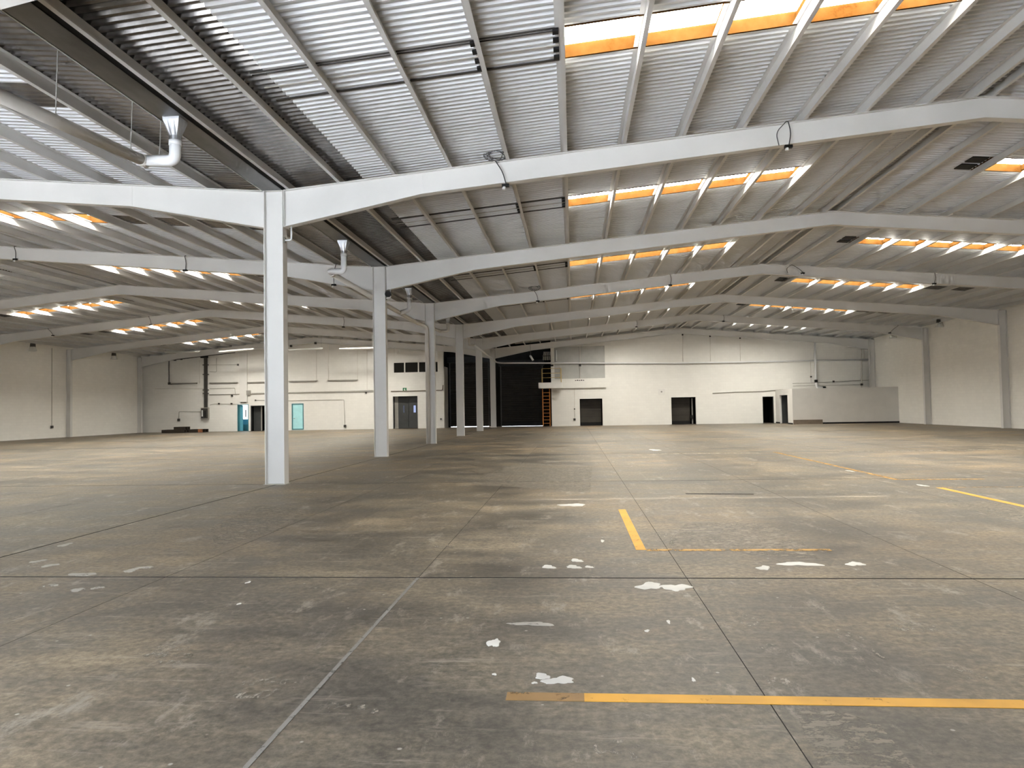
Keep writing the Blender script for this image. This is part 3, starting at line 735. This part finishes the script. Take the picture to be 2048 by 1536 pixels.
# hanging lamp before the roll-up doors
lc = onY(1063, 716, 58.6); o = empty('hanging_lamp', tuple(lc)); tag(o, 'short white lamp hanging on a long cord before the roll-up door', 'lamp')
part('cord', MB().tube([(lc.x-.06, lc.y, lc.z+.12), (lc.x-.08, lc.y, sheetz(lc.x)-.02)], .012, 6), M['cable'], o)
part('lamp_tube', MB().tube([(lc.x-.10, lc.y, lc.z+.18), (lc.x+.13, lc.y, lc.z-.2)], .085, 10), M['tube'], o, True)
part('lamp_cap', MB().tube([(lc.x-.13, lc.y, lc.z+.23), (lc.x-.10, lc.y, lc.z+.18)], .06, 8), M['wire'], o)
# ================================================================== LADDER, LEDGE, RAILING
yl = YW-.02
lg = onY(1100, 771, YW); lz1, lz0 = onY(1150, 762, YW).z, onY(1150, 776.5, YW).z
yfront = YW-.9
X0l, X1l = onY(1077, 770, yfront).x, onY(1124, 770, yfront).x
o = empty('ledge_platform', ((X0l+X1l)/2, YW, lz0)); tag(o, 'white concrete ledge jutting from the far wall above the ladder', 'ledge')
zA0, zA1 = onY(1100, 776.5, yfront).z, onY(1100, 765, yfront).z
part('platform', MB().box(X0l, X1l, yfront, YW-.002, zA0, zA1), M['plaster'], o)
part('ledge', MB().box(X1l, onY(1212, 770, YW).x, YW-.16, YW-.002, zA0, zA1+.12), M['wall_far'], o)
yl = yfront+.28
la0, la1 = onY(1085.5, 800, yl).x, onY(1099.5, 800, yl).x
o = empty('ladder', ((la0+la1)/2, yl, 0)); tag(o, 'tall orange steel ladder fixed below the white ledge beside the roll-up door', 'ladder')
for xx in (la0, la1): part('rail', MB().box(xx-.035, xx+.035, yl-.025, yl+.025, .0, zA0-.002), M['orange'], o)
nr = 10
for i in range(nr): part('rung', MB().tube([(la0, yl, .28+i*(zA0-.35)/nr), (la1, yl, .28+i*(zA0-.35)/nr)], .028, 6), M['orange'], o)
for xx in (la0, la1): part('foot', MB().box(xx-.06, xx+.06, yl-.05, yl+.05, 0, .02), M['dark'], o)
zr = onY(1100, 737, yfront).z
o = empty('guard_rail', ((X0l+X1l)/2, yfront+.06, zA1)); tag(o, 'thin yellow guard rail standing on the white ledge', 'railing')
gxs = [onY(p, 750, yfront).x for p in (1084, 1122)]
for xx in gxs: part('post', MB().box(xx-.03, xx+.03, yfront+.04, yfront+.10, zA1, zr), M['yellow'], o)
part('post', MB().box(gxs[1]-.02, gxs[1]+.02, YW-.14, YW-.10, zA1+.001, zr), M['yellow'], o)
for f_ in (.35, .67, 1.0):
    zz = zA1+(zr-zA1)*f_
    part('bar', MB().box(gxs[0], gxs[1], yfront+.05, yfront+.085, zz-.02, zz+.015), M['yellow'], o)
    part('bar', MB().box(gxs[1]-.015, gxs[1]+.015, yfront+.085, YW-.12, zz-.02, zz+.01), M['yellow'], o)
bx = onY(1102, 750, YW-.05); o = empty('mesh_roll', tuple(onY(1094, 712, YW+.8))); tag(o, 'grey roll of mesh leaning in the dark gap above the roll-up door', 'mesh roll')
c0 = onY(1094, 712, YW+.8)
for i in range(5): part('mesh_tube', MB().tube([(c0.x-.32+.16*i, c0.y, c0.z-.35), (c0.x-.22+.16*i, c0.y, c0.z+.36)], .07, 6), M['conduit'], o)
part('tie', MB().box(c0.x-.42, c0.x+.50, c0.y-.085, c0.y-.07, c0.z-.03, c0.z+.03), M['dark'], o)
# ================================================================== LOW ROOM
YLR = 55.7
xlr = onY(1586, 845, YLR).x; zlr = onY(1586, 779, YLR).z
ydoor0, ydoor1 = onX(1575.5, 820, xlr).y, onX(1559.5, 820, xlr).y; zdoor = onX(1568, 790, xlr).z
lr = empty('wall_low_room', (xlr, YLR, 0)); tag(lr, kind='structure')
part('front_wall', MB().box(xlr, XRW, YLR, YLR+.15, 0, zlr), M['plaster'], lr)
part('side_wall', MB().box(xlr, xlr+.15, YLR+.15, ydoor0, 0, zlr).box(xlr, xlr+.15, ydoor1, YW, 0, zlr).box(xlr, xlr+.15, ydoor0, ydoor1, zdoor, zlr), M['plaster'], lr)
part('room_roof', MB().box(xlr, XRW, YLR, YW, zlr, zlr+.06), M['plaster'], lr)
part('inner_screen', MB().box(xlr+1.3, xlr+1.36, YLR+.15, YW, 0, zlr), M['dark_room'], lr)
part('door_leaf', MB().box(xlr+.15, xlr+.95, ydoor1-.08, ydoor1-.03, .02, zdoor-.03), M['charcoal'], lr)
bxa = onY(1645, 845, YLR).x
t1 = obj('trim_1', MB().box(xlr+.03, bxa, YLR-.06, YLR-.002, 0, .33), M['brown']); tag(t1, kind='structure')
t2 = obj('baseboard_right', MB().box(bxa, XRW, YLR-.02, YLR-.002, 0, .12), M['black']); tag(t2, kind='structure')
t3 = obj('baseboard_side', MB().box(xlr-.02, xlr-.002, YLR, ydoor0, 0, .10).box(xlr-.02, xlr-.002, ydoor1, YW, 0, .10), M['black']); tag(t3, kind='structure')
# riser pipe with elbows above the room
ry = YW-.275
ra, rb = onY(1629.5, 683, ry), onY(1632, 762, ry)
o = empty('riser_pipe', (rb.x, ry, zlr+.06)); tag(o, 'white vertical pipe with black collar and elbow standing on the low room roof', 'pipe')
part('riser', MB().tube([(rb.x, ry, rb.z), (ra.x, ry, beamtop(ra.x)-.3)], .083, 12), M['pvc'], o, True)
part('collar', MB().tube([(rb.x, ry, rb.z-.12), (rb.x, ry, rb.z+.10)], .125, 12), M['black'], o, True)
part('elbow', MB().tube(arc([(rb.x, ry, rb.z-.1), (rb.x+.08, ry, zlr+.17), (rb.x+.55, ry, zlr+.165)], .15, 6), .095, 12), M['pvc'], o, True)
part('end_cap', MB().tube([(rb.x+.5, ry, zlr+.17), (rb.x+.72, ry, zlr+.17)], .108, 12), M['black'], o, True)
# ================================================================== CONDUITS ON THE FAR WALL
def conduit(pts, label, r=.022, mat='conduit', Y=None, boxes=(), z_end=None, cat='conduit', name='wall_conduit'):
    Yc = (YW-r-.012) if Y is None else Y
    pp = [onY(x, y, Yc) for x, y in pts]
    if z_end is not None: pp.append(Vector((pp[-1].x, Yc, z_end)))
    o = empty(name, tuple(pp[0])); tag(o, label, cat)
    part('run', MB().tube(arc(pp, .08, 3) if len(pp) > 2 else pp, r, 6), M[mat], o, True)
    for x, y, s in boxes:
        q = onY(x, y, Yc); part('junction_box', MB().box(q.x-s, q.x+s, Yc-.05, YW-.002 if Y is None else Yc+.05, q.z-s, q.z+s), M['dark'], o)
    return o
conduit([(470,705),(338,721),(338,768.5),(394,767)], 'black conduit sloping under the roof beam then down beside the bus duct', .035, 'dark', boxes=((350,719.5,.09),(363,718,.08),(338.5,767,.1)))
conduit([(419,767.3),(475,765.5)], 'thin grey conduit running right from the bus duct at lamp height', .022)
conduit([(310,777.5),(413,777.3)], 'faint thin conduit crossing the corner towards the bus duct', .016, 'conduit_white')
conduit([(419,777),(470,776),(470.5,788)], 'thin conduit turning down beside the pilaster', .016)
conduit([(419,789.5),(494,788),(752,783.2)], 'long grey conduit along the far wall over the blue doors', .03, boxes=((464,791.5,.08),(732,785.6,.07)))
conduit([(503,786.5),(752,781)], 'second thin conduit running just above the long grey one', .018)
conduit([(782,782.6),(852,781.2),(885,780.2),(886,770)], 'brown conduit above the charcoal double doors bending upwards', .035, 'brown')
conduit([(420,810),(430,807.5),(477,808.5)], 'thin conduit at door height between bus duct and blue doorway', .016, boxes=((438,807.5,.07),(463,807.5,.07)))
conduit([(511,800.5),(580,801.5),(688,799.3),(690,852)], 'thin grey conduit stepping down to a floor socket beside the cyan door', .018, 'conduit', boxes=((690,852,.10),(511,800.4,.05)))
conduit([(404,823.3),(358,823.3),(357.5,840)], 'thin conduit from the panel box to a round black box', .018, boxes=((357.5,840,.11),))
conduit([(750,781),(734,779.5),(734,700)], 'thin vertical conduit dropping down blank wall between tube lamps and charcoal doors', .014, 'conduit_white')
for i, (x, ya_, yb2) in enumerate(((633,690,762),(657,690,761),(715,697,761))):
    conduit([(x,ya_),(x,yb2)], ('thin vertical wire above the first wall lamp by the cyan door','thin vertical wire above the left end of the wall lamp over blank wall','thin vertical wire above the right end of the wall lamp over blank wall')[i], .012, 'conduit_white', name='lamp_wire', cat='wire')
conduit([(399.5,721),(399.5,766)], 'thin vertical wire left of the bus duct', .012, 'conduit_white')
conduit([(433,716),(433,743.5),(419,743.5)], 'small L-shaped conduit right of the bus duct', .016)
conduit([(419,730),(476,729.5)], 'short high conduit between bus duct and pilaster', .016, boxes=((476,729.5,.07),))
for x, yt, lab in ((1365,668.5,'thin cord down upper far wall over the second dock opening'),(1420,671.5,'thin cord down upper far wall right of the second dock opening'),(1480,675,'thin cord down upper far wall left of the dark doorway')):
    conduit([(x,yt),(x+1,723)], lab, .014, 'conduit_white', boxes=((x,yt+1,.06),), cat='wire')
conduit([(1425,786.2),(1470,784),(1525,782.5),(1566,779)], 'thin conduit sagging along the far wall to the low room', .028, 'conduit', boxes=((1560,780.5,.05),))
conduit([(1585,767),(1617,766),(1738,760)], 'thin double conduit above the low room roof', .02, boxes=((1667,763,.07),))
conduit([(1586,772),(1632,771),(1722,769)], 'lower thin conduit just over the low room roof', .016)
conduit([(1723,697),(1723.5,776)], 'vertical pipe in the corner above the low room', .04, 'conduit_white', boxes=((1723.5,769,.08),))
conduit([(1728,697),(1728,716)], 'short vertical pipe stub in the corner above the low room', .03, 'conduit_white')
conduit([(1621,720),(1622,764)], 'thin conduit left of the white riser pipe', .016, 'conduit_white', boxes=((1622,753.5,.06),))
conduit([(1149,777),(1149,840)], 'thin conduit beside the first dock opening with floor socket', .016, 'conduit_white', boxes=((1149,839,.09),(1149,818,.05)))
conduit([(1160,690),(1160,756)], 'thin cord down the middle of the grey wall panels', .02, 'conduit_white', boxes=((1160,730.5,.09),))
conduit([(1113,700),(1113,722)], 'white pipe stub beside the mesh roll', .06, 'pvc')
conduit([(888,735),(889,836)], 'white vertical conduit at the edge of the roll-up door recess', .025, 'conduit_white', boxes=((882,838,.06),))
sy = YW-.5
conduit([(582,692),(632,686)], 'short dark-ended pipe tilted under the roof beam near the cyan door', .035, 'conduit_white', Y=FY(6)-.14, boxes=((582,692,.09),(631,686.3,.09)), cat='pipe', name='beam_pipe')
# bus duct and panel box
q0, q1 = onY(414.5, 713, YW-.15), onY(411, 816, YW-.15)
o = empty('bus_duct', (q1.x, YW, q1.z)); tag(o, 'dark vertical electrical duct dropping down the far wall to a panel box', 'duct')
part('duct', MB().box(q1.x-.13, q1.x+.13, YW-.16, YW-.01, q1.z, q0.z), M['dark'], o)
for yy_ in (730, 749, 780, 787): zz = onY(412, yy_, YW).z; part('clamp', MB().box(q1.x-.24, q1.x+.24, YW-.18, YW-.005, zz-.035, zz+.035), M['dark'], o)
part('top_fitting', MB().box(q1.x-.42, q1.x+.18, YW-.2, YW-.005, q0.z-.12, q0.z+.06), M['black'], o)
b0, b1 = onY(404, 838, YW), onY(419, 815, YW)
o = empty('panel_box', ((b0.x+b1.x)/2, YW, b0.z)); tag(o, 'dark electrical panel box with white label under the bus duct', 'panel box')
part('case', MB().box(b0.x, b1.x, YW-.22, YW-.004, b0.z, b1.z), M['conduit'], o)
part('frame_edge', MB().box(b0.x+.04, b1.x-.04, YW-.235, YW-.22, b0.z+.06, b1.z-.06), M['dark'], o)
part('label_plate', MB().box(b0.x+.09, b0.x+.20, YW-.242, YW-.235, b0.z+.22, b1.z-.22), M['white'], o)
part('handle', MB().box(b0.x+.36, b0.x+.46, YW-.26, YW-.235, b0.z+.15, b1.z-.25), M['black'], o)
# small things on the wall
def plate(name, xa, ya, xb, yb2, mat, label, cat, t=.05):
    a, b = onY(xa, ya, YW), onY(xb, yb2, YW)
    o = obj(name, MB().box(a.x, b.x, YW-t, YW-.003, b.z, a.z), M[mat]); tag(o, label, cat); return o
a = onY(498, 785.5, YW)
o = empty('junction_cabinet', tuple(a)); tag(o, 'small square grey cabinet on the far wall above the blue doorway', 'cabinet')
part('case', MB().box(a.x-.17, a.x+.17, YW-.16, YW-.003, a.z-.19, a.z+.20), M['conduit'], o)
part('cover', MB().box(a.x-.14, a.x+.14, YW-.175, YW-.16, a.z-.16, a.z+.17), M['wire'], o)
a = onY(487, 804.5, YW); o = empty('door_plaque', tuple(a)); tag(o, 'small brown plaque over the blue doorway', 'sign')
part('board', MB().box(a.x-.22, a.x+.22, YW-.05, YW-.003, a.z-.06, a.z+.06), M['brown'], o)
part('rim', MB().box(a.x-.24, a.x+.24, YW-.04, YW-.003, a.z+.06, a.z+.075), M['wire'], o)
a = onY(809.5, 779, YW); o = empty('exit_sign', tuple(a)); tag(o, 'small green exit sign with white figure above the charcoal double doors', 'sign')
part('board', MB().box(a.x-.16, a.x+.16, YW-.04, YW-.003, a.z-.16, a.z+.14), M['green'], o)
part('figure', MB().box(a.x-.035, a.x+.03, YW-.046, YW-.04, a.z-.10, a.z+.04).box(a.x-.02, a.x+.03, YW-.046, YW-.04, a.z+.05, a.z+.09).box(a.x-.07, a.x-.03, YW-.046, YW-.04, a.z-.02, a.z+.02).box(a.x+.03, a.x+.06, YW-.046, YW-.04, a.z-.10, a.z-.05), M['white'], o)
a = onY(1323, 783.5, YW); o = empty('wall_plaque', tuple(a)); tag(o, 'pale square plaque with a grey dot left of the second dock opening', 'sign')
part('board', MB().box(a.x-.27, a.x+.27, YW-.03, YW-.003, a.z-.25, a.z+.22), M['plaster'], o)
part('dot', MB().tube([(a.x, YW-.036, a.z), (a.x, YW-.03, a.z)], .07, 12), M['wire'], o)
a = onY(1104, 731, YW-.1); o = empty('camera_box', tuple(a)); tag(o, 'small black camera on the wall corner above the ledge', 'camera')
part('body', MB().box(a.x-.10, a.x+.12, YW-.20, YW-.06, a.z-.06, a.z+.07), M['black'], o)
part('mount', MB().box(a.x-.04, a.x+.04, YW-.06, YW-.003, a.z-.03, a.z+.03), M['wire'], o)
a0, a1 = onY(1150, 760.5, YW-.1), onY(1170, 760, YW-.1)
o = empty('debris', tuple(a0)); tag(o, 'few small black scraps lying on the white ledge', 'debris')
for i in range(5): part('scrap', MB().box(a0.x+i*.16, a0.x+i*.16+.11, YW-.14+.01*i, YW-.06, zA1+.121, zA1+.18+.02*(i%2)), M['black'], o)
# ================================================================== TUBE LAMPS
def tube_lamp(xa, ya, xb, yb2, Y, label, hang=True):
    a, b = onY(xa, ya, Y), onY(xb, yb2, Y)
    o = empty('tube_lamp', ((a.x+b.x)/2, Y, (a.z+b.z)/2)); tag(o, label, 'lamp', 'tube lamps by the far wall')
    part('batten', MB().quadbox([(a.x,Y-.06,a.z),(b.x,Y-.06,b.z),(b.x,Y+.06,b.z),(a.x,Y+.06,a.z),(a.x,Y-.04,a.z+.07),(b.x,Y-.04,b.z+.07),(b.x,Y+.04,b.z+.07),(a.x,Y+.04,a.z+.07)]), M['white'] if hang else M['conduit'], o)
    part('tube', MB().tube([(a.x+.06, Y, a.z-.03), (b.x-.06, Y, b.z-.03)], .022, 8), M['tube'] if hang else M['wire'], o, True)
    if hang:
        for t in (.03, .97):
            q = a*(1-t)+b*t; part('suspension_wire', MB().tube([(q.x, Y, q.z+.07), (q.x, Y, sheetz(q.x)-.03)], .008, 5), M['wire'], o)
tube_lamp(329,705,399,703.5,57.2,'white tube lamp hung on wires above the bus duct, nearest the side wall')
tube_lamp(438,703.5,508,698,57.2,'white tube lamp hung on wires above the pilaster and blue doorway')
tube_lamp(577,700.5,645,697,57.2,'white tube lamp hung on wires above the cyan door')
tube_lamp(679,698,748,696,57.2,'white tube lamp hung on wires above the blank wall beside the cyan door')
for xa, xb, yy_, lab in ((343,394,767.5,'grey unlit tube lamp on the far wall left of the bus duct'),(419,475,766.3,'grey unlit tube lamp on the far wall between bus duct and pilaster'),(495,533,765.2,'grey unlit tube lamp on the far wall between pilaster and cyan door'),
                       (577,635,763,'grey unlit tube lamp on the far wall above the cyan door'),(655,716,761.3,'grey unlit tube lamp on the blank far wall beside the cyan door')):
    tube_lamp(xa, yy_, xb, yy_-1, YW-.09, lab, False)
# wall lamps with glass bells
def bell_lamp(px, py, X, s, label):
    p = onX(px, py, X); o = empty('wall_lamp', tuple(p)); tag(o, label, 'lamp', 'bell lamps high on the side walls')
    x = X-s*0.0
    part('arm', MB().tube(arc([(X+s*.02, p.y, p.z+.30), (X-s*.5, p.y, p.z+.42), (X-s*.5, p.y, p.z+.25)], .1, 4), .025, 6), M['dark'], o)
    part('housing', MB().tube([(X-s*.5, p.y, p.z+.32), (X-s*.5, p.y, p.z+.22), (X-s*.5, p.y, p.z+.0)], [.07, .16, .18], 12), M['dark'], o, True)
    part('glass_bell', MB().tube([(X-s*.5, p.y, p.z+.0), (X-s*.5, p.y, p.z-.15), (X-s*.5, p.y, p.z-.28)], [.17, .22, .26], 12, False), M['clear'], o, True)
bell_lamp(52, 694, XLW, -1, 'dark bell lamp high on the timber-side wall, beside the thin wall conduit')
bell_lamp(216, 712, XLW, -1, 'dark bell lamp high on the timber-side wall between its two far columns')
bell_lamp(1800, 668, XRW, 1, 'dark bell lamp high on the low-room side wall, between its first and second columns')
bell_lamp(1895, 645, XRW, 1, 'dark bell lamp high on the low-room side wall, between its second and third columns')
# side wall conduit
p0, p1 = onX(104, 697, XLW+.03), onX(106.5, 853, XLW+.03)
o = empty('side_wall_conduit', (XLW+.03, p0.y, p1.z)); tag(o, 'thin conduit down the long side wall ending at a small socket', 'conduit')
part('run', MB().tube([(XLW+.03, p0.y, p1.z), (XLW+.03, p0.y, 6.5)], .02, 6), M['conduit'], o)
part('socket', MB().box(XLW+.002, XLW+.10, p0.y-.09, p0.y+.09, p1.z-.12, p1.z+.06), M['dark'], o)
# brackets on the central columns
for k, lab in ((1, 'white L-shaped bracket high on the sixth central column from the roll-up doors'), (2, 'white bracket with black horn high on fifth central column from the roll-up doors')):
    y = FY(k)-.02; x = XC+.22; z = 5.68 if k == 1 else 5.70
    o = empty('bracket', (x, y, z)); tag(o, lab, 'bracket')
    part('arm', MB().tube(arc([(x, y, z-.25), (x+.16, y, z-.25), (x+.16, y, z+.05)], .05, 3), .022, 6), M['pvc'], o, True)
    part('foot', MB().box(x, x+.02, y-.05, y+.05, z-.31, z-.19), M['wire'], o)
    if k == 2: part('horn', MB().tube([(x+.10, y+.16, z-.12), (x+.10, y-.12, z-.12)], [.06, .11], 12), M['black'], o, True)
# ================================================================== TIMBER STACK
def timber(x0, x1, y0, y1, z0, z1, label, mat, n, red=0):
    o = empty('timber_pallet', ((x0+x1)/2, (y0+y1)/2, z0)); tag(o, label, 'pallet', 'timber by the far corner')
    t = .03
    for i in range(n):
        a = x0+(x1-x0)*i/n; b = x0+(x1-x0)*(i+1)/n-.03
        part('deck_board', MB().box(a, b, y0, y1, z1-t, z1), M[mat], o)
    for yy_ in (y0, (y0+y1)/2-.04, y1-.08): part('runner', MB().box(x0, x1-.03, yy_, yy_+.08, z0, z1-t), M[mat] , o)
    if red: part('end_block', MB().box(x1-red, x1-.02, y0-.012, y0-.001, z0+.01, z1+.01), M['timber_red'], o)
YT = 57.6
def tx(p): return onY(p, 860, YT).x
timber(tx(323), tx(368.5), YT, YT+1.0, 0, .27, 'long dark timber pallet on the floor by the far corner', 'timber', 9)
timber(tx(346), tx(369.5), YT+.1, YT+.9, .271, .50, 'short dark timber pallet stacked on the long one', 'timber', 5)
timber(tx(370.5), tx(399.5), YT+.5, YT+1.5, 0, .27, 'dark timber pallet with a reddish end beside the stack', 'timber', 6, .42)
